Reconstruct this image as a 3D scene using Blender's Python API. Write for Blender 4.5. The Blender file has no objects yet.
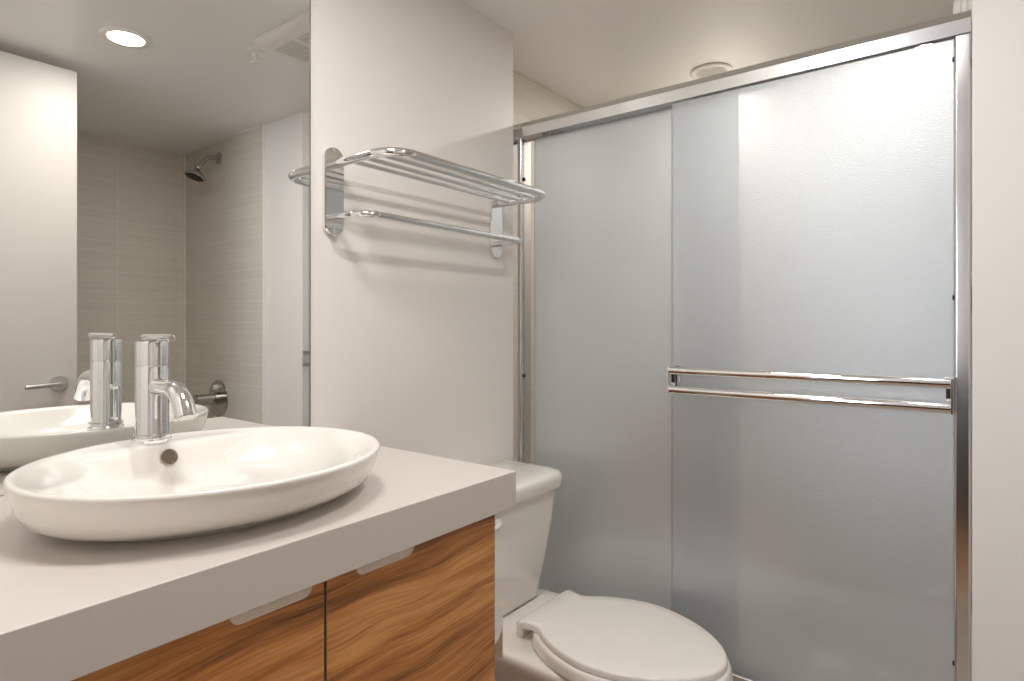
import bpy, bmesh, math
from mathutils import Vector, Matrix

C = bpy.context.scene.collection
SC = bpy.context.scene

# ------------------------------------------------------------------ camera, world, light, exposure
FPX, VPX, HOR = 607.0, 979.0, 324.5
TH = math.atan((VPX - 512) / FPX)
CAM = Vector((1.1417, 0.0, 1.16))
cd = bpy.data.cameras.new('camera')
cam = bpy.data.objects.new('camera', cd)
C.objects.link(cam)
cam.location = CAM
cam.rotation_euler = (math.pi / 2, 0, TH)
cd.sensor_width = 36.0
cd.lens = FPX / 1024 * 36.0
cd.shift_y = -(340.5 - HOR) / 1024
cd.clip_start = 0.02
SC.camera = cam

SC.view_settings.view_transform = 'Standard'
SC.view_settings.look = 'None'
SC.view_settings.exposure = 0.52
SC.view_settings.gamma = 1.0
SC.view_settings.use_curve_mapping = False

w = bpy.data.worlds.new('world')
SC.world = w
w.use_nodes = True
w.node_tree.nodes['Background'].inputs[0].default_value = (0.75, 0.87, 1.0, 1)
w.node_tree.nodes['Background'].inputs[1].default_value = 0.6

SC.cycles.max_bounces = 14
SC.cycles.diffuse_bounces = 7
SC.cycles.glossy_bounces = 8
SC.cycles.transmission_bounces = 10
SC.cycles.transparent_max_bounces = 12
SC.cycles.caustics_reflective = True
SC.cycles.caustics_refractive = True
SC.cycles.blur_glossy = 1.0
SC.cycles.sample_clamp_indirect = 4.0
SC.cycles.use_denoising = True

WIN_W = 24.0


def lamp(name, kind, loc, energy, color, size=0.1, rot=(0, 0, 0), size_y=None, spread=None):
    ld = bpy.data.lights.new(name, kind)
    ld.energy = energy
    ld.color = color
    if kind == 'AREA':
        ld.size = size
        if size_y:
            ld.shape = 'RECTANGLE'
            ld.size_y = size_y
        else:
            ld.shape = 'DISK'
        if spread:
            ld.spread = spread
    o = bpy.data.objects.new(name, ld)
    o.location = loc
    o.rotation_euler = rot
    C.objects.link(o)
    return o


# daylight entering through the bedroom window behind the doorway
lamp('window_daylight', 'AREA', (-.37, -3.14, 1.45), WIN_W, (0.84, 0.92, 1.0), 1.6, (math.pi / 2, 0, 0), 1.3)

# ------------------------------------------------------------------ materials


def srgb(r, g, b):
    def f(v):
        v /= 255.0
        return v / 12.92 if v <= 0.04045 else ((v + 0.055) / 1.055) ** 2.4
    return (f(r), f(g), f(b), 1.0)


def mat(name, col, rough=0.5, metal=0.0, spec=0.5, coat=0.0, noise=0.0, nscale=40.0, bump=0.0, bscale=200.0):
    m = bpy.data.materials.new(name)
    m.use_nodes = True
    nt = m.node_tree
    b = nt.nodes['Principled BSDF']
    b.inputs['Base Color'].default_value = col
    b.inputs['Roughness'].default_value = rough
    b.inputs['Metallic'].default_value = metal
    b.inputs['Specular IOR Level'].default_value = spec
    b.inputs['Coat Weight'].default_value = coat
    b.inputs['Coat Roughness'].default_value = 0.03
    tc = nt.nodes.new('ShaderNodeTexCoord')
    if noise:
        n = nt.nodes.new('ShaderNodeTexNoise')
        n.inputs['Scale'].default_value = nscale
        n.inputs['Detail'].default_value = 4
        nt.links.new(tc.outputs['Object'], n.inputs['Vector'])
        mx = nt.nodes.new('ShaderNodeMix')
        mx.data_type = 'RGBA'
        mx.inputs['A'].default_value = tuple(c * (1 - noise) for c in col[:3]) + (1,)
        mx.inputs['B'].default_value = tuple(min(1, c * (1 + noise)) for c in col[:3]) + (1,)
        nt.links.new(n.outputs['Fac'], mx.inputs['Factor'])
        nt.links.new(mx.outputs['Result'], b.inputs['Base Color'])
    if bump:
        n2 = nt.nodes.new('ShaderNodeTexNoise')
        n2.inputs['Scale'].default_value = bscale
        n2.inputs['Detail'].default_value = 3
        nt.links.new(tc.outputs['Object'], n2.inputs['Vector'])
        bp = nt.nodes.new('ShaderNodeBump')
        bp.inputs['Strength'].default_value = bump
        bp.inputs['Distance'].default_value = 0.002
        nt.links.new(n2.outputs['Fac'], bp.inputs['Height'])
        nt.links.new(bp.outputs['Normal'], b.inputs['Normal'])
    return m


def tile_mat(name, axis):
    m = bpy.data.materials.new(name)
    m.use_nodes = True
    nt = m.node_tree
    b = nt.nodes['Principled BSDF']
    b.inputs['Roughness'].default_value = 0.28
    tc = nt.nodes.new('ShaderNodeTexCoord')
    sp = nt.nodes.new('ShaderNodeSeparateXYZ')
    nt.links.new(tc.outputs['Object'], sp.inputs[0])
    cb = nt.nodes.new('ShaderNodeCombineXYZ')
    nt.links.new(sp.outputs['X' if axis == 'X' else 'Y'], cb.inputs[0])
    nt.links.new(sp.outputs['Z'], cb.inputs[1])
    br = nt.nodes.new('ShaderNodeTexBrick')
    br.offset = 0.0
    br.squash = 1.0
    br.inputs['Scale'].default_value = 1.0
    br.inputs['Brick Width'].default_value = 0.292
    br.inputs['Row Height'].default_value = 0.0488
    br.inputs['Mortar Size'].default_value = 0.0011
    br.inputs['Mortar Smooth'].default_value = 0.1
    br.inputs['Bias'].default_value = 0.0
    br.inputs['Color1'].default_value = srgb(222, 215, 204)
    br.inputs['Color2'].default_value = srgb(218, 211, 200)
    br.inputs['Mortar'].default_value = srgb(236, 231, 223)
    nt.links.new(cb.outputs[0], br.inputs['Vector'])
    # fine horizontal reeding inside each tile
    wv = nt.nodes.new('ShaderNodeTexNoise')
    mp = nt.nodes.new('ShaderNodeMapping')
    mp.inputs['Scale'].default_value = (3, 3, 160)
    nt.links.new(tc.outputs['Object'], mp.inputs['Vector'])
    nt.links.new(mp.outputs['Vector'], wv.inputs['Vector'])
    wv.inputs['Scale'].default_value = 1.0
    mx = nt.nodes.new('ShaderNodeMix')
    mx.data_type = 'RGBA'
    mx.blend_type = 'MULTIPLY'
    mx.inputs['Factor'].default_value = 0.12
    nt.links.new(br.outputs['Color'], mx.inputs['A'])
    nt.links.new(wv.outputs['Fac'], mx.inputs['B'])
    nt.links.new(mx.outputs['Result'], b.inputs['Base Color'])
    bp = nt.nodes.new('ShaderNodeBump')
    bp.inputs['Strength'].default_value = 0.35
    bp.inputs['Distance'].default_value = 0.001
    bp.invert = True
    nt.links.new(br.outputs['Fac'], bp.inputs['Height'])
    nt.links.new(bp.outputs['Normal'], b.inputs['Normal'])
    return m


def wood_mat(name, axis='Y', dark=(112, 66, 28), mid=(192, 126, 66), light=(222, 162, 96), rough=0.35, along=2.0, across=26.0):
    m = bpy.data.materials.new(name)
    m.use_nodes = True
    nt = m.node_tree
    b = nt.nodes['Principled BSDF']
    b.inputs['Roughness'].default_value = rough
    tc = nt.nodes.new('ShaderNodeTexCoord')
    # slow warp that bends the figure of the grain
    wn = nt.nodes.new('ShaderNodeTexNoise')
    wn.inputs['Scale'].default_value = 4.5
    wn.inputs['Detail'].default_value = 1.5
    mp0 = nt.nodes.new('ShaderNodeMapping')
    mp0.inputs['Scale'].default_value = (1, 0.8, 1.5) if axis == 'Y' else (0.8, 1.5, 1)
    nt.links.new(tc.outputs['Object'], mp0.inputs['Vector'])
    nt.links.new(mp0.outputs['Vector'], wn.inputs['Vector'])
    ad = nt.nodes.new('ShaderNodeVectorMath')
    ad.operation = 'MULTIPLY_ADD'
    nt.links.new(wn.outputs['Color'], ad.inputs[0])
    ad.inputs[1].default_value = (0.0, 0.0, 0.075) if axis == 'Y' else (0, 0.075, 0)
    nt.links.new(tc.outputs['Object'], ad.inputs[2])
    mp = nt.nodes.new('ShaderNodeMapping')
    mp.inputs['Scale'].default_value = (along, along, across) if axis == 'Y' else (along, across, along)
    nt.links.new(ad.outputs[0], mp.inputs['Vector'])
    n = nt.nodes.new('ShaderNodeTexNoise')
    n.inputs['Scale'].default_value = 1.0
    n.inputs['Detail'].default_value = 5
    n.inputs['Roughness'].default_value = 0.62
    nt.links.new(mp.outputs['Vector'], n.inputs['Vector'])
    mp2 = nt.nodes.new('ShaderNodeMapping')
    mp2.inputs['Scale'].default_value = (along * 5, along * 5, across * 13) if axis == 'Y' else (along * 5, across * 14, along * 5)
    nt.links.new(ad.outputs[0], mp2.inputs['Vector'])
    n2 = nt.nodes.new('ShaderNodeTexNoise')
    n2.inputs['Scale'].default_value = 1.0
    n2.inputs['Detail'].default_value = 3
    nt.links.new(mp2.outputs['Vector'], n2.inputs['Vector'])
    mx = nt.nodes.new('ShaderNodeMix')
    mx.data_type = 'FLOAT'
    mx.inputs['Factor'].default_value = 0.3
    nt.links.new(n.outputs['Fac'], mx.inputs['A'])
    nt.links.new(n2.outputs['Fac'], mx.inputs['B'])
    cr = nt.nodes.new('ShaderNodeValToRGB')
    e = cr.color_ramp.elements
    e[0].position = 0.37
    e[0].color = srgb(*dark)
    e[1].position = 0.62
    e[1].color = srgb(*light)
    k = cr.color_ramp.elements.new(0.5)
    k.color = srgb(*mid)
    nt.links.new(mx.outputs['Result'], cr.inputs['Fac'])
    nt.links.new(cr.outputs['Color'], b.inputs['Base Color'])
    return m


def glass_mat(name, trans_rough=0.22, refl=0.31, haze=0.36):
    m = bpy.data.materials.new(name)
    m.use_nodes = True
    nt = m.node_tree
    for n in list(nt.nodes):
        nt.nodes.remove(n)
    L = nt.links.new
    out = nt.nodes.new('ShaderNodeOutputMaterial')
    tc = nt.nodes.new('ShaderNodeTexCoord')
    ns = nt.nodes.new('ShaderNodeTexNoise')
    ns.inputs['Scale'].default_value = 300
    ns.inputs['Detail'].default_value = 2
    L(tc.outputs['Object'], ns.inputs['Vector'])
    bp = nt.nodes.new('ShaderNodeBump')
    bp.inputs['Strength'].default_value = 0.36
    bp.inputs['Distance'].default_value = 0.002
    L(ns.outputs['Fac'], bp.inputs['Height'])
    rf = nt.nodes.new('ShaderNodeBsdfRefraction')
    rf.inputs['Color'].default_value = (0.90, 0.93, 0.96, 1)
    rf.inputs['Roughness'].default_value = trans_rough
    rf.inputs['IOR'].default_value = 1.15
    L(bp.outputs['Normal'], rf.inputs['Normal'])
    tl = nt.nodes.new('ShaderNodeBsdfTranslucent')
    tl.inputs['Color'].default_value = (0.85, 0.89, 0.93, 1)
    df = nt.nodes.new('ShaderNodeBsdfDiffuse')
    df.inputs['Color'].default_value = (0.73, 0.765, 0.80, 1)
    m1 = nt.nodes.new('ShaderNodeMixShader')
    m1.inputs[0].default_value = 0.22
    L(tl.outputs[0], m1.inputs[1])
    L(df.outputs[0], m1.inputs[2])
    m2 = nt.nodes.new('ShaderNodeMixShader')
    m2.inputs[0].default_value = haze
    L(rf.outputs[0], m2.inputs[1])
    L(m1.outputs[0], m2.inputs[2])
    gl = nt.nodes.new('ShaderNodeBsdfGlossy')
    gl.inputs['Color'].default_value = (0.97, 1.0, 1.0, 1)
    gl.inputs['Roughness'].default_value = 0.40
    L(bp.outputs['Normal'], gl.inputs['Normal'])
    m3 = nt.nodes.new('ShaderNodeMixShader')
    m3.inputs[0].default_value = refl
    L(m2.outputs[0], m3.inputs[1])
    L(gl.outputs[0], m3.inputs[2])
    L(m3.outputs[0], out.inputs['Surface'])
    return m


def emit_mat(name, col, strength):
    m = bpy.data.materials.new(name)
    m.use_nodes = True
    b = m.node_tree.nodes['Principled BSDF']
    b.inputs['Base Color'].default_value = (0.9, 0.9, 0.9, 1)
    b.inputs['Emission Color'].default_value = col
    b.inputs['Emission Strength'].default_value = strength
    return m


M = {}
M['paint'] = mat('wall_paint', srgb(236, 232, 228), 0.45, noise=0.01, nscale=3, bump=0.05, bscale=350)
M['ceil'] = mat('ceiling_paint', srgb(238, 236, 233), 0.35, noise=0.01, nscale=3)
M['white'] = mat('white_gloss_paint', srgb(190, 183, 176), 0.5)
M['caulk'] = mat('white_caulk', srgb(236, 230, 220), 0.5)
M['tileX'] = tile_mat('tile_facing_room', 'X')
M['tileY'] = tile_mat('tile_side', 'Y')
M['floor'] = wood_mat('floor_planks', 'X', (146, 132, 119), (176, 163, 150), (196, 184, 172), 0.4, 1.0, 10)
M['oak'] = wood_mat('bedroom_oak', 'X', (150, 104, 66), (186, 138, 92), (206, 162, 118), 0.45, 1.0, 10)
M['walnut'] = wood_mat('walnut_veneer')
M['quartz'] = mat('quartz', srgb(212, 205, 199), 0.33, noise=0.02, nscale=500)
M['pull'] = mat('pull_edge', srgb(236, 224, 210), 0.45)
M['band'] = mat('edge_banding', srgb(160, 128, 98), 0.5)
M['carcass'] = mat('carcass_dark', srgb(60, 40, 26), 0.6)
M['porcelain'] = mat('porcelain', srgb(244, 240, 234), 0.12, spec=0.5, coat=0.5)
M['seat'] = mat('seat_plastic', srgb(248, 244, 239), 0.22)
M['chrome'] = mat('chrome', (0.86, 0.86, 0.87, 1), 0.06, 1.0)
M['satin'] = mat('bright_aluminium', (0.80, 0.80, 0.81, 1), 0.16, 1.0)
M['nickel'] = mat('satin_lever_metal', (0.62, 0.61, 0.60, 1), 0.28, 1.0)
M['mirror'] = mat('mirror_silver', (0.90, 0.92, 0.91, 1), 0.0, 1.0)
M['mirror_edge'] = mat('mirror_edge', srgb(70, 74, 72), 0.2)
M['glass'] = glass_mat('obscure_glass')
M['glass_edge'] = mat('glass_edge', srgb(150, 166, 164), 0.15)
M['brushed'] = mat('chrome_darkened', (0.50, 0.485, 0.46, 1), 0.14, 1.0)  # chrome of the shower fittings, its dark reflections put into the colour
M['dark'] = mat('dark_rubber', srgb(38, 36, 34), 0.5)
M['darkhole'] = mat('overflow_ring', (0.42, 0.36, 0.30, 1), 0.25, 1.0)
M['paper'] = mat('tissue_paper', srgb(246, 242, 236), 0.9)
M['card'] = mat('cardboard', srgb(150, 126, 100), 0.9)
M['plastic'] = mat('white_plastic', srgb(236, 232, 226), 0.35)
M['grille'] = mat('grille_plastic', srgb(218, 214, 208), 0.5)
M['lamp'] = emit_mat('lamp_lens', (1.0, 0.93, 0.84, 1), 9.0)
M['opal'] = emit_mat('opal_diffuser', (1.0, 0.95, 0.88, 1), 1.2)
M['lampdim'] = emit_mat('lamp_lens_dim', (1.0, 0.95, 0.88, 1), 0.5)
M['can'] = mat('can_reflector', srgb(225, 222, 216), 0.35)
M['sky'] = emit_mat('window_pane_daylight', (0.86, 0.93, 1.0, 1), 3.0)
M['fabric'] = mat('charcoal_fabric', srgb(52, 44, 42), 0.9, noise=0.1, nscale=300)
M['water_steel'] = mat('drain_steel', (0.7, 0.69, 0.66, 1), 0.2, 1.0)

# ------------------------------------------------------------------ mesh helpers


def quad_loft(bm, rings, closed=True, cap0=True, cap1=True):
    vr = [[bm.verts.new(p) for p in r] for r in rings]
    n = len(vr[0])
    for a, b in zip(vr, vr[1:]):
        for i in range(n if closed else n - 1):
            j = (i + 1) % n
            try:
                bm.faces.new((a[i], a[j], b[j], b[i]))
            except ValueError:
                pass
    if cap0:
        bm.faces.new(list(reversed(vr[0])))
    if cap1:
        bm.faces.new(vr[-1])
    return vr


def box(bm, x0, x1, y0, y1, z0, z1):
    quad_loft(bm, [[(x0, y0, z0), (x1, y0, z0), (x1, y1, z0), (x0, y1, z0)],
                   [(x0, y0, z1), (x1, y0, z1), (x1, y1, z1), (x0, y1, z1)]])


def frame_for(t):
    t = t.normalized()
    up = Vector((0, 0, 1)) if abs(t.z) < 0.9 else Vector((1, 0, 0))
    u = t.cross(up).normalized()
    return u, u.cross(t).normalized()


def tube(bm, pts, r, seg=16, radii=None):
    pts = [Vector(p) for p in pts]
    rings = []
    u = v = None
    for i, p in enumerate(pts):
        a = pts[max(0, i - 1)]
        b = pts[min(len(pts) - 1, i + 1)]
        t = (b - a).normalized()
        if u is None:
            u, v = frame_for(t)
        else:
            u = (u - t * u.dot(t)).normalized()
            v = u.cross(t).normalized()
        rr = radii[i] if radii else r
        rings.append([p + (u * math.cos(2 * math.pi * k / seg) + v * math.sin(2 * math.pi * k / seg)) * rr for k in range(seg)])
    quad_loft(bm, rings)


def lathe(bm, origin, axis, prof, seg=48, cap0=True, cap1=True):
    """prof: list of (radius, height along axis)"""
    o = Vector(origin)
    t = Vector(axis).normalized()
    u, v = frame_for(t)
    rings = [[o + t * h + (u * math.cos(2 * math.pi * k / seg) + v * math.sin(2 * math.pi * k / seg)) * max(r, 1e-5) for k in range(seg)] for r, h in prof]
    quad_loft(bm, rings, True, cap0, cap1)


def fillet(pts, r, n=8):
    pts = [Vector(p) for p in pts]
    out = [pts[0]]
    for a, b, c in zip(pts, pts[1:], pts[2:]):
        d1 = (a - b).normalized()
        d2 = (c - b).normalized()
        ang = math.acos(max(-1, min(1, d1.dot(d2))))
        L = r / math.tan(ang / 2)
        p0 = b + d1 * L
        bis = (d1 + d2).normalized()
        cen = b + bis * (r / math.sin(ang / 2))
        s = p0 - cen
        e = (b + d2 * L) - cen
        tot = s.angle(e)
        ax = s.cross(e).normalized()
        for k in range(n + 1):
            out.append(cen + Matrix.Rotation(tot * k / n, 3, ax) @ s)
    out.append(pts[-1])
    return out


ORG = {}


def obj(name, bm, m, parent=None, smooth=False, bevel=0.0, bseg=3, angle=40, mats=None):
    o0 = ORG.get(parent.name, Vector()) if parent else Vector()
    bmesh.ops.remove_doubles(bm, verts=bm.verts, dist=1e-6)
    bmesh.ops.recalc_face_normals(bm, faces=bm.faces)
    if o0.length:
        bmesh.ops.translate(bm, verts=bm.verts, vec=-o0)
    me = bpy.data.meshes.new(name)
    bm.to_mesh(me)
    bm.free()
    me.materials.append(m)
    for x in (mats or []):
        me.materials.append(x)
    o = bpy.data.objects.new(name, me)
    C.objects.link(o)
    if parent:
        o.parent = parent
    ORG[o.name] = o0
    if bevel:
        b = o.modifiers.new('bevel', 'BEVEL')
        b.width = bevel
        b.segments = bseg
        b.limit_method = 'ANGLE'
        b.angle_limit = math.radians(35)
        smooth = True
    if smooth:
        for p in me.polygons:
            p.use_smooth = True
        try:
            me.set_sharp_from_angle(angle=math.radians(angle))
        except Exception:
            pass
        if bevel:
            wn = o.modifiers.new('wn', 'WEIGHTED_NORMAL')
            wn.keep_sharp = False
    return o


def tag(o, label, cat, group=None):
    o['label'] = label
    o['category'] = cat
    if group:
        o['group'] = group
    return o


def thing(name, label, cat, loc, group=None):
    o = bpy.data.objects.new(name, None)
    o.empty_display_size = 0.05
    C.objects.link(o)
    o.location = loc
    ORG[o.name] = Vector(loc)
    return tag(o, label, cat, group)


def NB():
    return bmesh.new()


def boxes(name, bs, m, parent=None, **k):
    bm = NB()
    for b in bs:
        box(bm, *b)
    return obj(name, bm, m, parent, **k)


def struct(name, bs, m, label=None, **k):
    o = boxes(name, bs, m, **k)
    o['kind'] = 'structure'
    o['category'] = name.split('_')[0]
    o['label'] = label
    return o


# ------------------------------------------------------------------ room shell
CEIL = 2.06
D = 1.4905           # where the left wall and the right stub end, facing the tub
SX = 1.131           # room-side edge of the stub wall
TX = 1.4155          # tile edge of the alcove
FX = 2.18            # alcove far wall
BY = 2.32            # tiled wall behind the frosted doors
LX = -0.16           # tiled left wall behind the frosted doors
BK = -0.10           # doorway wall

struct('floor', [(LX - .1, FX + .1, BK - .12, BY + .1, -0.05, 0.0)], M['floor'], 'grey brown plank floor of the bathroom')
LAMPS = [(.985, .77), (.387, 2.14)]   # the two recessed downlights
bm = bmesh.new()
xs = sorted([LX - .1, FX + .1] + [v for x, y in LAMPS for v in (x - .07, x + .07)])
ys = sorted([BK - .12, BY + .1] + [v for x, y in LAMPS for v in (y - .07, y + .07)])
for i in range(len(xs) - 1):
    for j in range(len(ys) - 1):
        mx_, my_ = (xs[i] + xs[i + 1]) / 2, (ys[j] + ys[j + 1]) / 2
        hit = [l for l in LAMPS if abs(l[0] - mx_) < .0701 and abs(l[1] - my_) < .0701]
        if not hit:
            bm.faces.new([bm.verts.new(p) for p in ((xs[i], ys[j], CEIL), (xs[i + 1], ys[j], CEIL), (xs[i + 1], ys[j + 1], CEIL), (xs[i], ys[j + 1], CEIL))])
for x, y in LAMPS:                                  # a round hole for every can
    n = 48
    ro = [bm.verts.new((x + .07 * max(-1, min(1, 1.4143 * math.cos(2 * math.pi * (k + .5) / n))), y + .07 * max(-1, min(1, 1.4143 * math.sin(2 * math.pi * (k + .5) / n))), CEIL)) for k in range(n)]
    ri = [bm.verts.new((x + .054 * math.cos(2 * math.pi * (k + .5) / n), y + .054 * math.sin(2 * math.pi * (k + .5) / n), CEIL)) for k in range(n)]
    for k in range(n):
        bm.faces.new((ro[k], ro[(k + 1) % n], ri[(k + 1) % n], ri[k]))
quad_loft(bm, [[(LX - .1, BK - .12, CEIL + .09), (FX + .1, BK - .12, CEIL + .09), (FX + .1, BY + .1, CEIL + .09), (LX - .1, BY + .1, CEIL + .09)],
               [(LX - .1, BK - .12, CEIL + .12), (FX + .1, BK - .12, CEIL + .12), (FX + .1, BY + .1, CEIL + .12), (LX - .1, BY + .1, CEIL + .12)]])
co = obj('ceiling', bm, M['ceil'])
co['kind'] = 'structure'
co['category'] = 'ceiling'
co['label'] = 'smooth pale grey bathroom ceiling'
struct('wall_left', [(LX, 0.0, BK, D, 0, CEIL)], M['paint'], 'warm white painted wall carrying mirror and towel rack')
struct('wall_right', [(SX, TX, D, D + .11, 0, CEIL)], M['paint'], 'narrow painted wall end right of the frosted doors', bevel=0.002)
struct('wall_tiled_left', [(LX - .1, LX, D - .1, BY, 0, CEIL)], M['tileY'], 'tiled wall at the left end of the tub behind glass')
struct('wall_tiled_back', [(LX - .1, SX + .12, BY, BY + .1, 0, CEIL)], M['tileX'], 'tiled long wall behind the frosted sliding doors')
struct('wall_tiled_right', [(SX + .02, SX + .12, D + .11, BY, 0, CEIL)], M['tileY'], 'tiled wall at the right end of the tub behind glass')
struct('wall_alcove_head', [(TX + .002, FX + .1, D - .006, D + .11, 0, CEIL)], M['tileX'], 'tiled wall carrying the shower head in the mirrored alcove')
struct('wall_alcove_back', [(FX, FX + .1, BK, D - .006, 0, CEIL)], M['tileY'], 'long tiled wall at the far side of the mirrored alcove')
DX0, DX1, DH = 0.52, 1.325, 2.04
struct('wall_back', [(LX, DX0, BK - .12, BK, 0, CEIL), (DX1, FX + .1, BK - .12, BK, 0, CEIL), (DX0, DX1, BK - .12, BK, DH, CEIL)], M['paint'],
       'painted wall with the doorway behind the camera')
# trims and caulk lines
t = .005
struct('trim_1', [(TX - .001, TX + .010, D - .010, D - .0005, 0, CEIL - .0005)], M['caulk'], 'white edge strip where alcove tile meets painted wall end')
struct('trim_2', [(TX + .010, FX - .0005, D - .012, D - .0065, CEIL - t, CEIL - .0005), (FX - .006, FX - .0005, BK + .001, D - .0125, CEIL - t, CEIL - .0005),
                  (FX - .006, FX - .0005, D - .0125, D - .0065, 0.0, CEIL - t - .001)], M['caulk'], 'pale caulk line around the top of the alcove tiles')
struct('trim_3', [(LX + .0005, LX + .006, D + .001, BY - .007, CEIL - t, CEIL - .0005), (LX + .0005, SX + .019, BY - .006, BY - .0005, CEIL - t, CEIL - .0005)], M['caulk'],
       'pale caulk line around the top of the tub tiles')

# the bedroom beyond the doorway: it lights and is reflected in the glass
struct('floor_bedroom', [(-1.2, 3.0, -3.2, BK - .12, -0.05, 0.0)], M['oak'], 'oak floor of the room beyond the doorway')
struct('ceiling_bedroom', [(-1.2, 3.0, -3.2, BK - .12, 2.45, 2.5)], M['ceil'], 'white ceiling of the room beyond the doorway')
struct('wall_bedroom_left', [(-1.3, -1.2, -3.2, BK - .12, 0, 2.45)], M['paint'], 'painted left wall of the room beyond the doorway')
struct('wall_bedroom_right', [(3.0, 3.1, -3.2, BK - .12, 0, 2.45)], M['paint'], 'painted right wall of the room beyond the doorway')
struct('wall_bedroom_back', [(.43, 3.0, -3.3, -3.2, 0, 2.45), (-1.2, .43, -3.3, -3.2, 0, .78), (-1.2, .43, -3.3, -3.2, 2.12, 2.45)],
       M['paint'], 'window wall of the room beyond the doorway')
struct('wall_bedroom_near', [(-1.2, LX - .1, BK - .12, BK - .02, 0, 2.45), (FX + .1, 3.0, BK - .12, BK - .02, 0, 2.45), (LX - .1, FX + .1, BK - .12, BK - .02, CEIL + .12, 2.45)],
       M['paint'], 'bedroom side of the doorway wall')
wn = boxes('window_1', [(-1.2, .43, -3.27, -3.25, .78, 2.12)], M['sky'])
wn['kind'] = 'structure'
wn['label'] = 'bright daylight window of the room beyond the doorway'
wn['category'] = 'window'
boxes('window_frame', [(-1.2, .43, -3.25, -3.21, .78, .82), (-1.2, .43, -3.25, -3.21, 2.08, 2.12), (-1.2, -1.16, -3.25, -3.21, .82, 2.08),
                       (.39, .43, -3.25, -3.21, .82, 2.08), (-.40, -.36, -3.25, -3.21, .82, 2.08)], M['white'], wn)

# ------------------------------------------------------------------ door leaf (seen in the mirror)
door = boxes('door_1', [(1.330, 1.368, BK + .02, .744, .012, 2.03)], M['white'], bevel=0.0015)
door['kind'] = 'structure'
door['category'] = 'door'
door['label'] = 'open white bathroom door with round rose lever handle, seen in mirror'
ORG['door_1'] = Vector()
bm = NB()
LY, LZ = .690, .962
lathe(bm, (1.330, LY, LZ), (-1, 0, 0), [(.026, 0), (.026, .006), (.0245, .008)], 40)
tube(bm, [(1.323, LY, LZ), (1.285, LY, LZ)], .009)
tube(bm, fillet([(1.300, LY, LZ), (1.281, LY, LZ), (1.277, LY - .102, LZ - .004)], .012, 6), .0075, radii=None)
obj('door_handle', bm, M['nickel'], door, smooth=True)
bm = NB()
for y0, z0 in ((BK + .016, .25), (BK + .016, 1.0), (BK + .016, 1.78)):
    lathe(bm, (1.326, y0, z0), (0, 0, 1), [(.006, 0), (.006, .09)], 16)
obj('hinge', bm, M['nickel'], door, smooth=True)

# ------------------------------------------------------------------ mirror
mr = thing('wall_mirror', 'large frameless wall mirror standing on the counter behind the basin', 'mirror', (0.003, .33, .909))
boxes('mirror_pane', [(.0008, .0045, BK + .002, .7670, .9095, CEIL - .001)], M['mirror'], mr)
boxes('mirror_edge', [(.0006, .0048, .7671, .7690, .9095, CEIL - .001)], M['mirror_edge'], mr)

# ------------------------------------------------------------------ vanity cabinet and worktop
CT0, CT1, CY1 = .8465, .908, .8335
wt = boxes('countertop', [(.0005, .510, BK + .001, CY1, CT0, CT1)], M['quartz'], bevel=0.0015)
tag(wt, 'thick pale grey quartz countertop over the walnut vanity', 'countertop')

vb = thing('vanity_cabinet', 'walnut vanity cabinet under the pale quartz countertop', 'cabinet', (.25, .36, .0))
VZ0, VY1 = .16, .801
boxes('body', [(.002, .468, BK + .002, VY1 - .018, VZ0, CT0 - .001)], M['carcass'], vb)
boxes('end_panel', [(.002, .4688, VY1 - .0175, VY1, VZ0, CT0 - .002)], M['walnut'], vb)
boxes('plinth', [(.04, .42, BK + .002, VY1 - .04, .0, VZ0 - .001)], M['carcass'], vb)


def vanity_door(y0, y1, p0, p1):
    """flat veneer door with a scooped finger notch cut in its top edge"""
    z0, z1 = VZ0, CT0 - .0035
    nd, r = .0165, .012
    poly = [(y0, z0), (y1, z0), (y1, z1), (p1, z1)]
    for k in range(7):
        a = math.pi / 2 * k / 6
        poly.append((p1 - r + r * math.cos(a), z1 - nd + r - r * math.sin(a)))
    for k in range(7):
        a = math.pi / 2 * k / 6
        poly.append((p0 + r - r * math.sin(a), z1 - nd + r - r * math.cos(a)))
    poly += [(p0, z1), (y0, z1)]
    bm = NB()
    quad_loft(bm, [[(.4695, y, z) for y, z in poly], [(.4885, y, z) for y, z in poly]])
    d = obj('door', bm, M['walnut'], vb)
    # pale lining of the scoop: a raised lip and the recessed plate behind it
    bm = NB()

    def arc(off, za):
        pts = [(p1 - off, za)]
        rr = r - off
        for k in range(7):
            a = math.pi / 2 * k / 6
            pts.append((p1 - r + rr * math.cos(a), z1 - nd + r - rr * math.sin(a)))
        for k in range(7):
            a = math.pi / 2 * k / 6
            pts.append((p0 + r - rr * math.sin(a), z1 - nd + r - rr * math.cos(a)))
        pts.append((p0 + off, za))
        return pts
    a, b = arc(-.0006, z1), arc(.0022, z1)
    n = len(a)
    A0 = [bm.verts.new((.4895, y, z)) for y, z in a]
    B0 = [bm.verts.new((.4895, y, z)) for y, z in b]
    A1 = [bm.verts.new((.488, y, z)) for y, z in a]
    B1 = [bm.verts.new((.4889, y, z)) for y, z in b]
    for i in range(n - 1):
        bm.faces.new((A0[i], A0[i + 1], B0[i + 1], B0[i]))
        bm.faces.new((B0[i], B0[i + 1], B1[i + 1], B1[i]))
        bm.faces.new((A0[i], A0[i + 1], A1[i + 1], A1[i]))
    bm.faces.new(B1)
    h = obj('pull', bm, M['pull'], d)
    h['label'] = 'pale recessed finger pull'
    bm = NB()
    box(bm, .4695, .4886, y1 + .0001, y1 + .0007, z0, z1)
    box(bm, .4695, .4886, y0 - .0007, y0 - .0001, z0, z1)
    e_ = obj('edge_band', bm, M['band'], d)
    e_['label'] = 'pale edge banding'


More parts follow.
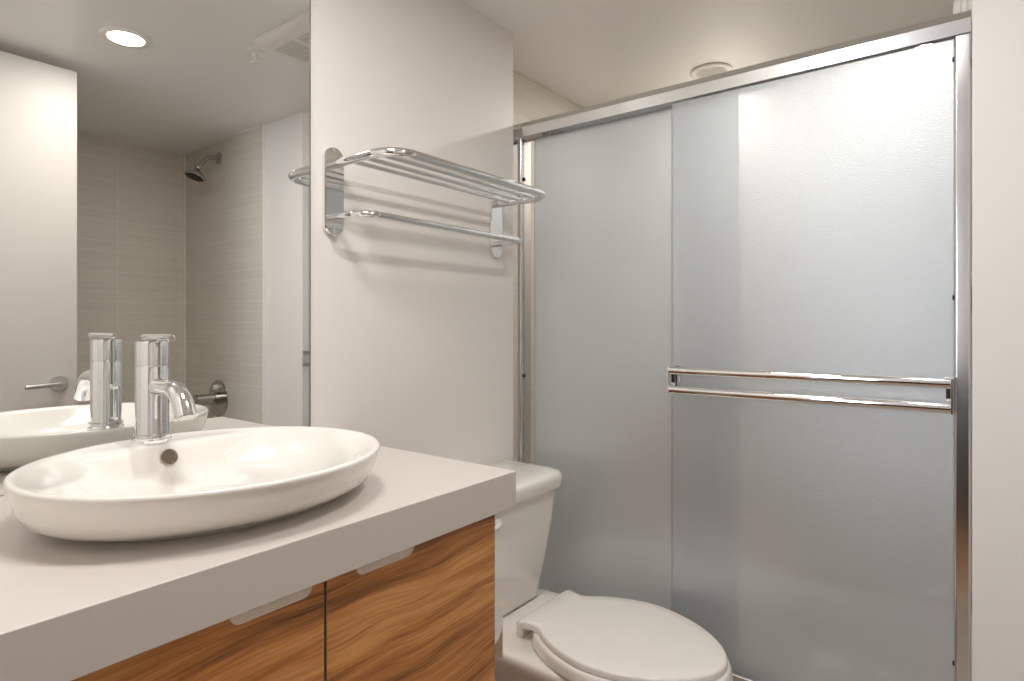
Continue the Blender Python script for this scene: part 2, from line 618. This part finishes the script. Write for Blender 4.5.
vanity_door(.4655, VY1 - .0008, .511, .6135)
vanity_door(.128, .4608, .340, .443)
vanity_door(BK + .003, .125, -.04, .06)

# toilet roll holder on the vanity end
HX, HY, HZ = .425, .856, .612
th_ = thing('toilet_roll_holder', 'chrome toilet roll holder on the end of the walnut vanity', 'holder', (.38, VY1 + .001, HZ))
bm = NB()
lathe(bm, (.31, VY1 - .0002, HZ), (0, 1, 0), [(.022, 0), (.022, .006), (.018, .009)], 32)
obj('wall_plate', bm, M['chrome'], th_, smooth=True)
bm = NB()
tube(bm, fillet([(.31, VY1 + .004, HZ), (.31, HY, HZ), (.436, HY, HZ)], .02), .0065)
obj('arm', bm, M['chrome'], th_, smooth=True)
bm = NB()
RI, RO = .017, .044
seg = 48
c0 = Vector((0, HY, HZ - .0089))
for x0, x1 in ((.325, .428),):
    rings = []
    for x, r in ((x0, RI), (x0, RO), (x1, RO), (x1, RI), (x0, RI)):
        rings.append([(x, c0.y + r * math.cos(2 * math.pi * k / seg), c0.z + r * math.sin(2 * math.pi * k / seg)) for k in range(seg)])
    quad_loft(bm, rings, True, False, False)
# hanging tail of paper
for k in range(1):
    box(bm, .326, .427, HY + RO - .0005, HY + RO + .0008, HZ - .085, HZ - .010)
rl = obj('toilet_roll', bm, M['paper'], None, smooth=True)
tag(rl, 'white toilet paper roll between the vanity and the toilet tank', 'toilet paper')
bm = NB()
rings = []
for x, r in ((.324, RI - .0015), (.324, RI - .0002), (.429, RI - .0002), (.429, RI - .0015), (.324, RI - .0015)):
    rings.append([(x, c0.y + r * math.cos(2 * math.pi * k / seg), c0.z + r * math.sin(2 * math.pi * k / seg)) for k in range(seg)])
quad_loft(bm, rings, True, False, False)
obj('cardboard_core', bm, M['card'], rl, smooth=True)

# ------------------------------------------------------------------ basin
BX, BYc, AX, AY = .282, .429, .215, .235
NB_ = 128


def oval(s, z, xb=None, cx=BX, cy=BYc, ax=AX, ay=AY, e=2.0):
    pts = []
    for k in range(NB_):
        a = 2 * math.pi * k / NB_
        ca, sa = math.cos(a), math.sin(a)
        x = cx + ax * s * math.copysign(abs(ca) ** (2 / e), ca)
        y = cy + ay * s * math.copysign(abs(sa) ** (2 / e), sa)
        if xb is not None and x < xb:
            x = xb - .18 * (xb - x) * 0.25
        pts.append((x, y, z))
    return pts


sk = thing('vessel_basin', 'oval white porcelain vessel basin sitting on the countertop', 'basin', (BX, BYc, CT1))
bm = NB()
def ov2(a, b, z, dy=0.0, xb=None, dx=0.0):
    return oval(1.0, CT1 + z, xb, BX + dx, BYc + dy, a, b)


R_ = [ov2(.11, .15, .0005, .012), ov2(.146, .188, .0005, .012), ov2(.148, .190, .006, .012), ov2(.156, .202, .0075, .010), ov2(.171, .2155, .013, .006), ov2(.186, .2235, .022, .003),
      ov2(.198, .229, .034, .001), ov2(.205, .231, .046, .001), ov2(.2105, .2335, .055), ov2(.2135, .2345, .061), ov2(.215, .235, .065), ov2(.2145, .2345, .0680), ov2(.2125, .2325, .0695),
      ov2(.209, .2295, .0697), ov2(.205, .226, .0690), ov2(.201, .2225, .0678), ov2(.198, .219, .0665, 0, .118), ov2(.196, .214, .0650, 0, .132), ov2(.194, .205, .0625, 0, .1370),
      ov2(.190, .188, .058, 0, .1395), ov2(.184, .168, .051, 0, .1425), ov2(.176, .150, .042, 0, .146), ov2(.164, .134, .032, 0, .150), ov2(.150, .120, .0235, 0, .156), ov2(.130, .102, .0175, 0, .166),
      ov2(.10, .08, .0140, 0, .185), ov2(.05, .045, .0115), ov2(.028, .028, .010), ov2(.024, .024, .006), ov2(.022, .022, .003)]
quad_loft(bm, R_, True, True, True)
bo = obj('bowl', bm, M['porcelain'], sk, smooth=True, angle=75)
bm = NB()
lathe(bm, (BX, BYc, CT1 + .0085), (0, 0, 1), [(.022, 0), (.022, .003), (.018, .0045), (.012, .003), (.002, .0028)], 32)
obj('drain', bm, M['water_steel'], sk, smooth=True)
bm = NB()
ov = Vector((.1446, .4225, CT1 + .0460))
ax_ = Vector((.94, 0, .34)).normalized()
lathe(bm, ov, ax_, [(.0125, -.002), (.0125, .0022), (.0112, .0028), (.0102, .0016), (.0098, .0002), (.001, .0002)], 32)
of = obj('overflow_ring', bm, M['darkhole'], sk, smooth=True)
of['label'] = 'brushed round overflow in the back of the bowl'

# ------------------------------------------------------------------ faucet
FX_, FY, FZ = .100, .416, CT1 + .0665
fc = thing('basin_faucet', 'chrome single lever faucet standing on the back rim of the basin', 'faucet', (FX_, FY, FZ))
bm = NB()
lathe(bm, (FX_, FY, FZ), (0, 0, 1), [(.0275, 0), (.0275, .005), (.0265, .0065), (.0265, .0072), (.0272, .008), (.0268, .0125), (.0245, .014),
                                     (.0238, .02), (.0235, .118), (.0228, .1195)], 64)
obj('body', bm, M['chrome'], fc, smooth=True, angle=30)
bm = NB()
lathe(bm, (FX_, FY, FZ), (0, 0, 1), [(.0222, .1192), (.0222, .1212), (.0235, .122), (.0235, .1565), (.0225, .159), (.001, .1595)], 64)
lv = obj('lever_cap', bm, M['chrome'], fc, smooth=True, angle=30)
bm = NB()
zt = FZ + .1640
lathe(bm, (FX_ - .033, FY, zt + .001), (1, 0, 0), [(.0035, 0), (.0048, .001), (.0052, .02), (.0058, .10), (.0055, .1025), (.0042, .1028), (.0038, .1015), (.001, .1015)], 32)
obj('lever', bm, M['chrome'], lv, smooth=True, angle=40)
bm = NB()
SZ, SR = FZ + .088, .045
sp = [(FX_ + .012, FY, SZ), (FX_ + .040, FY, SZ)]
for k in range(0, 11):
    a = math.radians(62) * k / 10
    sp.append((FX_ + .068 + SR * math.sin(a), FY, SZ - SR + SR * math.cos(a)))
ex = Vector((math.cos(math.radians(62)), 0, -math.sin(math.radians(62))))
pe = Vector(sp[-1])
sp += [tuple(pe + ex * .010), tuple(pe + ex * .018)]
tube(bm, sp, .0138, 32, radii=[.0130, .0132] + [.0134 + .0018 * k / 10 for k in range(11)] + [.0154, .0154])
obj('spout', bm, M['chrome'], fc, smooth=True, angle=40)
bm = NB()
ee = pe + ex * .0182
lathe(bm, ee, ex, [(.0135, 0), (.0135, .001), (.0115, .0012), (.0112, .0004), (.001, .0004)], 32)
a_ = obj('aerator', bm, M['water_steel'], fc, smooth=True)
bm = NB()
tube(bm, [(FX_ - .022, FY, FZ + .022), (FX_ - .046, FY, FZ + .022)], .003)
tube(bm, [(FX_ - .040, FY, FZ + .020), (FX_ - .040, FY, FZ + .072)], .0026)
lathe(bm, (FX_ - .040, FY, FZ + .072), (0, 0, 1), [(.0026, 0), (.009, .002), (.0095, .007), (.007, .010), (.001, .0105)], 24)
obj('lift_rod', bm, M['chrome'], fc, smooth=True)

# ------------------------------------------------------------------ towel rack
Y0, Y1 = .8265, 1.398
tr = thing('towel_rack', 'chrome hotel style towel shelf with lower bar on the painted wall', 'towel rack', (.0, (Y0 + Y1) / 2, 1.36))


def stadium_plate(y, z0, z1, hw, x0, x1, name):
    bm = NB()
    def outline(d):
        pts = []
        for k in range(17):
            a = math.pi * k / 16
            pts.append((y + (hw - d) * math.cos(a), z1 - hw + (hw - d) * math.sin(a)))
        for k in range(17):
            a = math.pi + math.pi * k / 16
            pts.append((y + (hw - d) * math.cos(a), z0 + hw + (hw - d) * math.sin(a)))
        return pts
    rings = []
    for x, d in ((x0, 0), (x1 - .002, 0), (x1, .002)):
        rings.append([(x, p, q) for p, q in outline(d)])
    quad_loft(bm, rings)
    return obj(name, bm, M['chrome'], tr, smooth=True, angle=30)


for yy in (Y0, Y1):
    p = stadium_plate(yy, 1.3565, 1.5530, .0255, .0005, .0110, 'wall_plate')
    for zz in (1.368, 1.5455):
        bm = NB()
        lathe(bm, (.0110, yy, zz), (1, 0, 0), [(.004, 0), (.0038, .0012), (.001, .0016)], 16)
        obj('screw', bm, M['chrome'], p, smooth=True)
ZT, ZL, XT, XL = 1.516, 1.3975, .200, .109
bm = NB()
tube(bm, fillet([(.006, Y0, ZT), (XT, Y0 - .004, ZT), (XT, Y1 + .004, ZT), (.006, Y1, ZT)], .062, 12), .0105, 24)
obj('shelf_rail', bm, M['chrome'], tr, smooth=True)
bm = NB()
tube(bm, fillet([(.006, Y0, ZL), (XL, Y0, ZL), (XL, Y1, ZL), (.006, Y1, ZL)], .042, 12), .0085, 24)
obj('towel_bar', bm, M['chrome'], tr, smooth=True)
for xx in (.058, .103, .150):
    bm = NB()
    ins = .004 if xx < .14 else .018
    tube(bm, [(xx, Y0 - .002 + ins, ZT), (xx, Y1 + .002 - ins, ZT)], .0055, 14)
    obj('shelf_rod', bm, M['chrome'], tr, smooth=True)

# ------------------------------------------------------------------ sliding tub doors
TY = 1.545           # centre of the track
enc = thing('sliding_tub_door', 'chrome framed frosted glass sliding doors in front of the tub', 'shower door', (.5, TY, .28))
SILL, HB, HT = .300, 1.7450, 1.7945
HX0, HX1 = LX + .004, SX - .002
bm = NB()
prof = [(TY - .0265, HB), (TY - .0310, HB + .027), (TY - .0300, HB + .0295), (TY - .012, HT - .001), (TY - .008, HT), (TY + .028, HT), (TY + .030, HT - .003), (TY + .030, HB),
        (TY + .027, HB), (TY + .027, HT - .006), (TY - .0245, HT - .022), (TY - .0245, HB)]
quad_loft(bm, [[(HX0, y, z) for y, z in prof], [(HX1, y, z) for y, z in prof]])
obj('header', bm, M['satin'], enc, smooth=True, angle=20)
bm = NB()
prof = [(TY - .032, SILL - .022), (TY - .032, SILL - .002), (TY - .030, SILL), (TY - .024, SILL), (TY - .022, SILL - .014), (TY - .001, SILL - .014), (TY, SILL - .004),
        (TY + .001, SILL - .014), (TY + .022, SILL - .014), (TY + .024, SILL), (TY + .030, SILL), (TY + .030, SILL - .022)]
quad_loft(bm, [[(HX0, y, z) for y, z in prof], [(HX1, y, z) for y, z in prof]])
obj('bottom_track', bm, M['satin'], enc, smooth=True, angle=20)
for x0, x1 in ((-.0055, .0105), (SX - .0285, SX - .002)):
    bm = NB()
    box(bm, x0, x1, TY - .028, TY + .026, SILL + .0005, HB - .001)
    j = obj('jamb', bm, M['satin'], enc, bevel=.004, bseg=4)
    bm = NB()
    xe = x1 if x0 < .5 else x0
    s = 1 if x0 < .5 else -1
    for zz in ((1.615, 1.0) if s > 0 else (1.70, 1.215, .47)):
        for yy in (TY - .014,):
            lathe(bm, (xe, yy, zz), (s, 0, 0), [(.006, -.001), (.006, .003), (.004, .004), (.001, .004)], 14)
    obj('bumper', bm, M['dark'], j, smooth=True)


def panel(x0, x1, y, name):
    bm = NB()
    box(bm, x0, x1, y - .0025, y + .0025, SILL - .006, HB - .003)
    p = obj(name, bm, M['glass'], enc)
    for xa, xb in ((x0 - .0012, x0 - .0002), (x1 + .0002, x1 + .0012)):
        bm = NB()
        box(bm, xa, xb, y - .0026, y + .0026, SILL - .006, HB - .003)
        g_ = obj('polished_edge', bm, M['glass_edge'], p)
    bm = NB()
    for xx in (x0 + .05, x1 - .05):
        box(bm, xx - .014, xx + .014, y - .0035, y + .0035, HB - .004, HB + .002)
        lathe(bm, (xx, y - .006, HB + .004), (0, 1, 0), [(.008, 0), (.009, .002), (.009, .010), (.008, .012)], 20)
    obj('roller', bm, M['satin'], p)
    return p


YO, YI = TY - .014, TY + .014
pi_ = panel(.034, .660, YI, 'rear_panel')
po = panel(.499, 1.1005, YO, 'front_panel')
po['label'] = 'frosted front panel with the double towel bar'
# double towel bar on the front panel
yb = 1.478
bm = NB()
for zz in (1.0428, .9935):
    pr = []
    for x in (.5125, 1.0985):
        pr.append([(x, yb + .006 * math.cos(a), zz + .0102 * math.sin(a)) for a in [2 * math.pi * k / 20 for k in range(20)]])
    quad_loft(bm, pr)
hb = obj('handle_bar', bm, M['chrome'], po, smooth=True, angle=50)
bm = NB()
for x0, x1 in ((.5095, .5135), (1.0975, 1.1015)):
    box(bm, x0, x1, yb - .007, YO - .003, .983, 1.0530)
for x0 in (.5135, 1.0875):
    box(bm, x0, x0 + .010, YO - .006, YO - .003, .983, 1.053)
obj('handle_bracket', bm, M['chrome'], po, bevel=.001)

# ------------------------------------------------------------------ bathtubs


def tub(label, x0, x1, y0, y1, h):
    t = thing('bathtub', label, 'bathtub', ((x0 + x1) / 2, (y0 + y1) / 2, 0))
    bm = NB()

    def rr(a0, a1, b0, b1, z, r=.06, n=8):
        pts = []
        for cx, cy, s in ((a1 - r, b1 - r, 0), (a0 + r, b1 - r, 1), (a0 + r, b0 + r, 2), (a1 - r, b0 + r, 3)):
            for k in range(n + 1):
                a = math.pi / 2 * (s + k / n)
                pts.append((cx + r * math.cos(a), cy + r * math.sin(a), z))
        return pts
    o = .002
    rings = [rr(x0, x1, y0, y1, 0, o), rr(x0, x1, y0, y1, h - .012, o), rr(x0 + .004, x1 - .004, y0 + .004, y1 - .004, h, o + .002)]
    e = .065
    rings += [rr(x0 + e, x1 - e, y0 + e, y1 - e, h, .09), rr(x0 + e + .012, x1 - e - .012, y0 + e + .012, y1 - e - .012, h - .015, .09),
              rr(x0 + e + .05, x1 - e - .05, y0 + e + .04, y1 - e - .04, h * .45, .10), rr(x0 + e + .09, x1 - e - .09, y0 + e + .07, y1 - e - .07, .08, .10),
              rr(x0 + e + .16, x1 - e - .16, y0 + e + .13, y1 - e - .13, .06, .06)]
    quad_loft(bm, rings)
    obj('tub_shell', bm, M['porcelain'], t, smooth=True, angle=60)
    bm = NB()
    lathe(bm, ((x0 + x1) / 2, (y0 + y1) / 2, .0605), (0, 0, 1), [(.03, 0), (.03, .002), (.02, .004), (.001, .004)], 24)
    obj('drain', bm, M['chrome'], t, smooth=True)


tub('white bathtub behind the frosted sliding doors', LX + .002, SX + .018, TY - .045, BY - .002, SILL - .0235)
tub('white bathtub in the tiled alcove behind the open door', TX + .012, FX - .008, BK + .004, D - .014, .40)


def shower_head(loc, d, label):
    """wall rose, bent arm, ball joint and round head; d = unit direction out of the wall"""
    L = Vector(loc)
    d = Vector(d)
    dn = Vector((0, 0, -1))
    s = thing('shower_sprayer', label, 'shower head', loc)
    bm = NB()
    lathe(bm, L + d * .0005, d, [(.030, 0), (.029, .004), (.020, .009), (.012, .011)], 36)
    obj('wall_rose', bm, M['brushed'], s, smooth=True)
    path = fillet([L + d * .003, L + d * .055 + dn * .004, L + d * .100 + dn * .058], .045, 8)
    bm = NB()
    tube(bm, path, .0115, 18)
    obj('arm', bm, M['brushed'], s, smooth=True)
    q = (d * .32 + dn * .95).normalized()
    e = L + d * .100 + dn * .060
    bm = NB()
    lathe(bm, e - q * .012, q, [(.010, 0), (.015, .006), (.016, .018), (.012, .026), (.014, .032), (.030, .046), (.042, .056), (.0445, .062), (.0445, .068), (.041, .070)], 40)
    hd = obj('head', bm, M['brushed'], s, smooth=True, angle=40)
    bm = NB()
    fc0 = e - q * .012 + q * .0702
    lathe(bm, fc0, q, [(.0405, -.001), (.0405, .001), (.030, .0035), (.001, .0035)], 36)
    u, v = frame_for(q)
    for rad, n in ((.033, 16), (.022, 10), (.010, 5)):
        for k in range(n):
            a = 2 * math.pi * k / n
            lathe(bm, fc0 + (u * math.cos(a) + v * math.sin(a)) * rad, q, [(.0022, .001), (.0016, .0065)], 8)
    f_ = obj('spray_face', bm, M['dark'], hd, smooth=True)
    f_['label'] = 'dark rubber spray face'


def valve(loc, d, label):
    L = Vector(loc)
    d = Vector(d)
    s = thing('shower_valve', label, 'shower valve', loc)
    bm = NB()
    lathe(bm, L + d * .0005, d, [(.090, 0), (.090, .004), (.087, .0065), (.001, .007)], 64)
    obj('plate', bm, M['brushed'], s, smooth=True, angle=30)
    bm = NB()
    lathe(bm, L + d * .0072, d, [(.033, 0), (.033, .022), (.027, .024), (.027, .098), (.025, .100), (.001, .100)], 48)
    hd = obj('handle', bm, M['brushed'], s, smooth=True, angle=30)
    bm = NB()
    p = L + d * .1072
    lathe(bm, p, d, [(.029, .0), (.029, .007), (.027, .009), (.001, .009)], 40)
    tube(bm, [p + d * .0045 + Vector((0, 0, -.015)), p + d * .0045 + Vector((0, 0, -.085))], .0075, 16)
    obj('lever', bm, M['brushed'], hd, smooth=True)
    bm = NB()
    p = L + d * .007 + Vector((0, 0, .055))
    lathe(bm, p, d, [(.013, 0), (.013, .016), (.011, .018), (.001, .018)], 24)
    obj('diverter', bm, M['plastic'], s, smooth=True)


HW = D - .006
shower_head((1.822, HW, 1.975), (0, -1, 0), 'chrome shower head on the alcove tile wall, seen in mirror')
valve((1.826, HW, .797), (0, -1, 0), 'round chrome shower valve on the alcove tile wall, seen in mirror')
RW = SX + .02
shower_head((RW, 1.86, 1.80), (-1, 0, 0), 'shower head blurred behind the frosted front panel')
valve((RW, 1.86, 1.22), (-1, 0, 0), 'shower valve blurred behind the frosted front panel')
ts = thing('tub_spout', 'tub spout blurred behind the frosted front panel', 'spout', (RW, 1.86, .48))
bm = NB()
tube(bm, [(RW - .0005, 1.86, .48), (RW - .10, 1.86, .478), (RW - .13, 1.86, .470), (RW - .14, 1.86, .455)], .025, 24, [.026, .026, .026, .022])
obj('spout_body', bm, M['brushed'], ts, smooth=True)
bm = NB()
lathe(bm, (RW - .11, 1.86, .50), (0, 0, 1), [(.005, 0), (.005, .02), (.009, .022), (.009, .03), (.001, .031)], 16)
obj('diverter_knob', bm, M['brushed'], ts, smooth=True)


# ------------------------------------------------------------------ toilet
TC = 1.290
to = thing('toilet', 'white two piece toilet with closed lid beside the vanity', 'toilet', (.36, TC, 0))


def rrect(x0, x1, y0, y1, z, r, n=8, rb=None):
    pts = []
    rb = r if rb is None else rb
    for cx, cy, s, q in ((x1 - r, y1 - r, 0, r), (x0 + rb, y1 - rb, 1, rb), (x0 + rb, y0 + rb, 2, rb), (x1 - r, y0 + r, 3, r)):
        for k in range(n + 1):
            a = math.pi / 2 * (s + k / n)
            pts.append((cx + q * math.cos(a), cy + q * math.sin(a), z))
    return pts


TB = .394
bm = NB()
tk = []
for z, xf, hw in ((TB, .152, .125), (TB + .008, .160, .136), (TB + .12, .178, .150), (TB + .22, .192, .160), (.699, .200, .166)):
    tk.append(rrect(.008, xf, TC - hw, TC + hw, z, .045, rb=.012))
quad_loft(bm, tk)
obj('tank', bm, M['porcelain'], to, smooth=True, angle=60)
bm = NB()
lw = .176
lid = []
for z, g, in ((.6995, -.003), (.703, .006), (.710, .009), (.731, .011), (.741, .009), (.747, .003), (.7505, -.009), (.7525, -.03)):
    lid.append(rrect(.006, .207 + g, TC - lw - g + .008, TC + lw + g - .008, z, .05, rb=.012))
quad_loft(bm, lid)
obj('tank_lid', bm, M['porcelain'], to, smooth=True, angle=60)
bm = NB()
yl = TC - .125
lathe(bm, (.197, yl, .668), (1, 0, 0), [(.013, -.01), (.013, .008), (.010, .010), (.001, .010)], 24)
tube(bm, [(.208, yl, .668), (.214, yl - .02, .667), (.214, yl - .07, .662)], .006, 14)
obj('flush_lever', bm, M['plastic'], to, smooth=True)

# half-width along X of the seat ring and lid
LIDP = [(.250, .000), (.250, .104), (.255, .1105), (.262, .1120), (.275, .108), (.295, .1055), (.315, .112), (.345, .134), (.385, .155), (.43, .170), (.475, .1765), (.52, .1725), (.565, .160),
        (.61, .140), (.650, .113), (.682, .082), (.704, .050), (.714, .024), (.717, .0)]


def smooth_outline(P, n=4):
    """Catmull-Rom through the half outline, mirrored about the toilet's axis"""
    pts = []
    for i in range(len(P) - 1):
        p0 = P[max(0, i - 1)]
        p1, p2 = P[i], P[i + 1]
        p3 = P[min(len(P) - 1, i + 2)]
        if i == len(P) - 2:
            p3 = (P[-2][0], -P[-2][1])
        if i < 2:
            p0 = p1
        for k in range(n):
            t_ = k / n
            q = []
            for j in (0, 1):
                q.append(.5 * (2 * p1[j] + (p2[j] - p0[j]) * t_ + (2 * p0[j] - 5 * p1[j] + 4 * p2[j] - p3[j]) * t_ ** 2 + (3 * p1[j] - p0[j] - 3 * p2[j] + p3[j]) * t_ ** 3))
            pts.append(tuple(q))
    pts.append(P[-1])
    other = [(x, -y) for x, y in reversed(pts[1:-1])]
    return pts + other


OUT = smooth_outline(LIDP)
SEATP = [(.288, .000), (.288, .080), (.292, .096), (.300, .108), (.318, .122), (.345, .1405), (.385, .161)] + [(x + (.004 if x > .6 else 0), y + .004) for x, y in LIDP[9:-1]] + [(.7225, 0)]
SOUT = smooth_outline(SEATP)
XC = .47


def ringz(s, z, grow=0.0, xs=0.0, out=None):
    r = []
    for x, y in (out or OUT):
        dx, dy = x - XC, y
        l = math.hypot(dx, dy) or 1
        r.append((XC + dx * s + dx / l * grow + xs, TC + dy * s + dy / l * grow, z))
    return r


LT = .440
bm = NB()
quad_loft(bm, [ringz(.97, LT - .0165), ringz(1, LT - .015), ringz(1.0, LT - .005), ringz(1, LT - .002, -.0015), ringz(1, LT, -.006), ringz(.8, LT + .0012), ringz(.4, LT + .002)])
obj('seat_lid', bm, M['seat'], to, smooth=True, angle=50)
# seat ring with an open centre
bm = NB()
rs = []
for z, s, g in ((LT - .048, .62, 0), (LT - .020, .62, 0), (LT - .0175, .66, 0), (LT - .0175, 1.0, -.003), (LT - .0195, 1.0, .0005), (LT - .026, 1.0, .003), (LT - .042, 1.0, .0055), (LT - .046, 1.0, .005), (LT - .048, 1.0, .002), (LT - .048, .62, 0)):
    rs.append(ringz(s, z, g, 0, SOUT))
quad_loft(bm, rs, True, False, False)
obj('seat', bm, M['seat'], to, smooth=True, angle=50)
for s in (-1, 1):
    bm = NB()
    lathe(bm, (.245, TC + s * .075, LT - .018), (0, s, 0), [(.009, -.022), (.009, .022)], 20)
    box(bm, .236, .256, TC + s * .075 - .02, TC + s * .075 + .02, LT - .0484, LT - .018)
    obj('seat_hinge', bm, M['seat'], to, bevel=.002)

# bowl: rim deck and pedestal lofted from plan outlines
NBW = 72


def bowl_ring(xb, xf, hw, z, back_hw=None):
    """egg shaped plan: half ellipse front, squarer back"""
    pts = []
    xm = xb + (xf - xb) * .55
    bh = hw if back_hw is None else back_hw
    for k in range(NBW):
        a = 2 * math.pi * k / NBW
        ca, sa = math.cos(a), math.sin(a)
        if ca >= 0:
            x = xm + (xf - xm) * ca
            y = hw * sa
        else:
            e = .42
            x = xm - (xm - xb) * abs(ca) ** e
            fr = abs(ca) ** 2
            y = math.copysign(abs(sa) ** e, sa) * (hw * (1 - fr) + bh * fr)
        pts.append((x, TC + y, z))
    return pts


RM = LT - .0485
bm = NB()
br = [bowl_ring(.05, .50, .105, .0005, .10), bowl_ring(.05, .50, .105, .03, .10), bowl_ring(.05, .505, .098, .06, .095), bowl_ring(.05, .53, .10, .15, .09), bowl_ring(.05, .585, .122, .24, .10),
      bowl_ring(.035, .655, .152, .315, .135), bowl_ring(.022, .69, .171, .355, .165), bowl_ring(.018, .700, .1765, RM - .022, .172), bowl_ring(.018, .702, .178, RM - .010, .174),
      bowl_ring(.020, .699, .175, RM - .003, .172), bowl_ring(.026, .690, .168, RM, .166)]
br += [bowl_ring(.300, .640, .118, RM, .09), bowl_ring(.306, .634, .113, RM - .008, .085), bowl_ring(.33, .60, .095, .28, .07), bowl_ring(.37, .52, .06, .20, .05), bowl_ring(.40, .48, .03, .19, .03)]
quad_loft(bm, br)
obj('bowl', bm, M['porcelain'], to, smooth=True, angle=60)

# ------------------------------------------------------------------ ceiling fittings


def downlight(x, y, label, energy, glow, spread):
    d = thing('recessed_downlight', label, 'ceiling light', (x, y, CEIL), 'recessed ceiling downlights')
    bm = NB()
    lathe(bm, (x, y, CEIL), (0, 0, 1), [(.070, -.0003), (.072, -.003), (.068, -.0055), (.053, -.005), (.050, -.001), (.050, .004)], 48, False, False)
    obj('trim_ring', bm, M['plastic'], d, smooth=True)
    bm = NB()
    lathe(bm, (x, y, CEIL), (0, 0, 1), [(.0498, .002), (.0475, .020), (.046, .022), (.043, .048)], 48, False, False)
    obj('reflector', bm, M['can'], d, smooth=True, angle=25)
    bm = NB()
    lathe(bm, (x, y, CEIL), (0, 0, 1), [(.0445, .046), (.0445, .047)], 48, True, True)
    obj('lens', bm, M[glow], d, smooth=True)
    lamp('downlight_lamp', 'AREA', (x, y, CEIL - .006), energy, (1.0, .966, .932), .096, (0, 0, 0), None, math.radians(spread))


downlight(*LAMPS[0], 'lit round downlight on the ceiling, seen in the mirror above the door', 4.2, 'lamp', 180)
downlight(*LAMPS[1], 'round downlight lit as added fill on the ceiling inside the tub, above the header', 3.4, 'lampdim', 180)  # fixture looks switched off; its lamp is added fill for the tub

CX, CY = .53, .40  # out-of-view light over the basin, made wide to soften the shadows
cl = thing('unseen_ceiling_light', 'unseen ceiling light above the basin, made wide to soften shadows', 'ceiling light', (CX, CY, CEIL))
bm = NB()
lathe(bm, (CX, CY, CEIL - .0005), (0, 0, -1), [(.150, 0), (.150, .022), (.146, .025), (.140, .025), (.140, .020)], 64, True, False)
obj('base_ring', bm, M['plastic'], cl, smooth=True, angle=30)
bm = NB()
lathe(bm, (CX, CY, CEIL - .0205), (0, 0, -1), [(.1395, 0), (.1395, .004), (.120, .010), (.08, .014), (.001, .016)], 64)
obj('opal_diffuser', bm, M['opal'], cl, smooth=True, angle=40)
lamp('ceiling_light_lamp', 'AREA', (CX, CY, CEIL - .040), 4.2, (1.0, .966, .932), .27)

sp_ = thing('fire_sprinkler', 'small white ceiling sprinkler beside the vent, seen in mirror', 'sprinkler', (.766, 1.071, CEIL))
bm = NB()
lathe(bm, (.766, 1.071, CEIL - .0003), (0, 0, -1), [(.036, 0), (.035, .003), (.026, .006), (.012, .0065)], 36)
obj('escutcheon', bm, M['plastic'], sp_, smooth=True)
bm = NB()
lathe(bm, (.766, 1.071, CEIL - .006), (0, 0, -1), [(.008, 0), (.008, .010)], 16)
for s in (-1, 1):
    tube(bm, [(.766 + s * .0075, 1.071, CEIL - .012), (.766 + s * .009, 1.071, CEIL - .028), (.766 + s * .002, 1.071, CEIL - .036)], .0025, 10)
lathe(bm, (.766, 1.071, CEIL - .036), (0, 0, -1), [(.013, 0), (.013, .002)], 20)
obj('sprinkler_head', bm, M['plastic'], sp_, smooth=True)

VX0, VX1, VYa, VYb = .372, .690, 1.020, 1.345
vf = thing('exhaust_vent', 'square white exhaust fan cover on the ceiling, seen in mirror', 'vent', ((VX0 + VX1) / 2, (VYa + VYb) / 2, CEIL))
bm = NB()
quad_loft(bm, [rrect(VX0, VX1, VYa, VYb, CEIL - .0005, .02), rrect(VX0, VX1, VYa, VYb, CEIL - .006, .02), rrect(VX0 + .006, VX1 - .006, VYa + .006, VYb - .006, CEIL - .016, .02),
               rrect(VX0 + .022, VX1 - .022, VYa + .022, VYb - .022, CEIL - .024, .02), rrect(VX0 + .040, VX1 - .040, VYa + .040, VYb - .040, CEIL - .026, .01)])
obj('cover', bm, M['plastic'], vf, smooth=True, angle=60)
xm = (VX0 + VX1) / 2
for x0, x1 in ((VX0 + .048, xm - .012), (xm + .012, VX1 - .048)):
    bm = NB()
    box(bm, x0, x1, VYa + .048, VYb - .048, CEIL - .0275, CEIL - .0262)
    k = 0
    yy = VYa + .055
    while yy < VYb - .055:
        box(bm, x0 + .004, x1 - .004, yy, yy + .004, CEIL - .0290, CEIL - .0274)
        yy += .010
    obj('grille', bm, M['grille'], vf)

# ribbed white fitting on the tub's right wall, just above the header
rb = thing('ribbed_wall_cap', 'white ribbed cap on the wall just above the header right end', 'cap', (RW, 1.66, 1.853))
bm = NB()
pr = [(.030, 0), (.030, .004)]
for k in range(4):
    pr += [(.026, .005 + k * .011), (.0285, .008 + k * .011), (.026, .0145 + k * .011)]
pr += [(.024, .051), (.016, .054), (.001, .054)]
lathe(bm, (RW - .0005, 1.66, 1.853), (-1, 0, 0), pr, 32)
obj('cap_body', bm, M['plastic'], rb, smooth=True, angle=35)

# ------------------------------------------------------------------ low dark bench beyond the doorway (reflected in the glass)
bn = thing('upholstered_bench', 'low charcoal bench in the room beyond the doorway', 'bench', (.85, -1.5, 0))
boxes('cushion', [(.05, 2.2, -1.95, -1.05, .30, .86)], M['fabric'], bn, bevel=.03)
boxes('bench_base', [(.15, 2.1, -1.85, -1.15, .0, .299)], M['carcass'], bn)
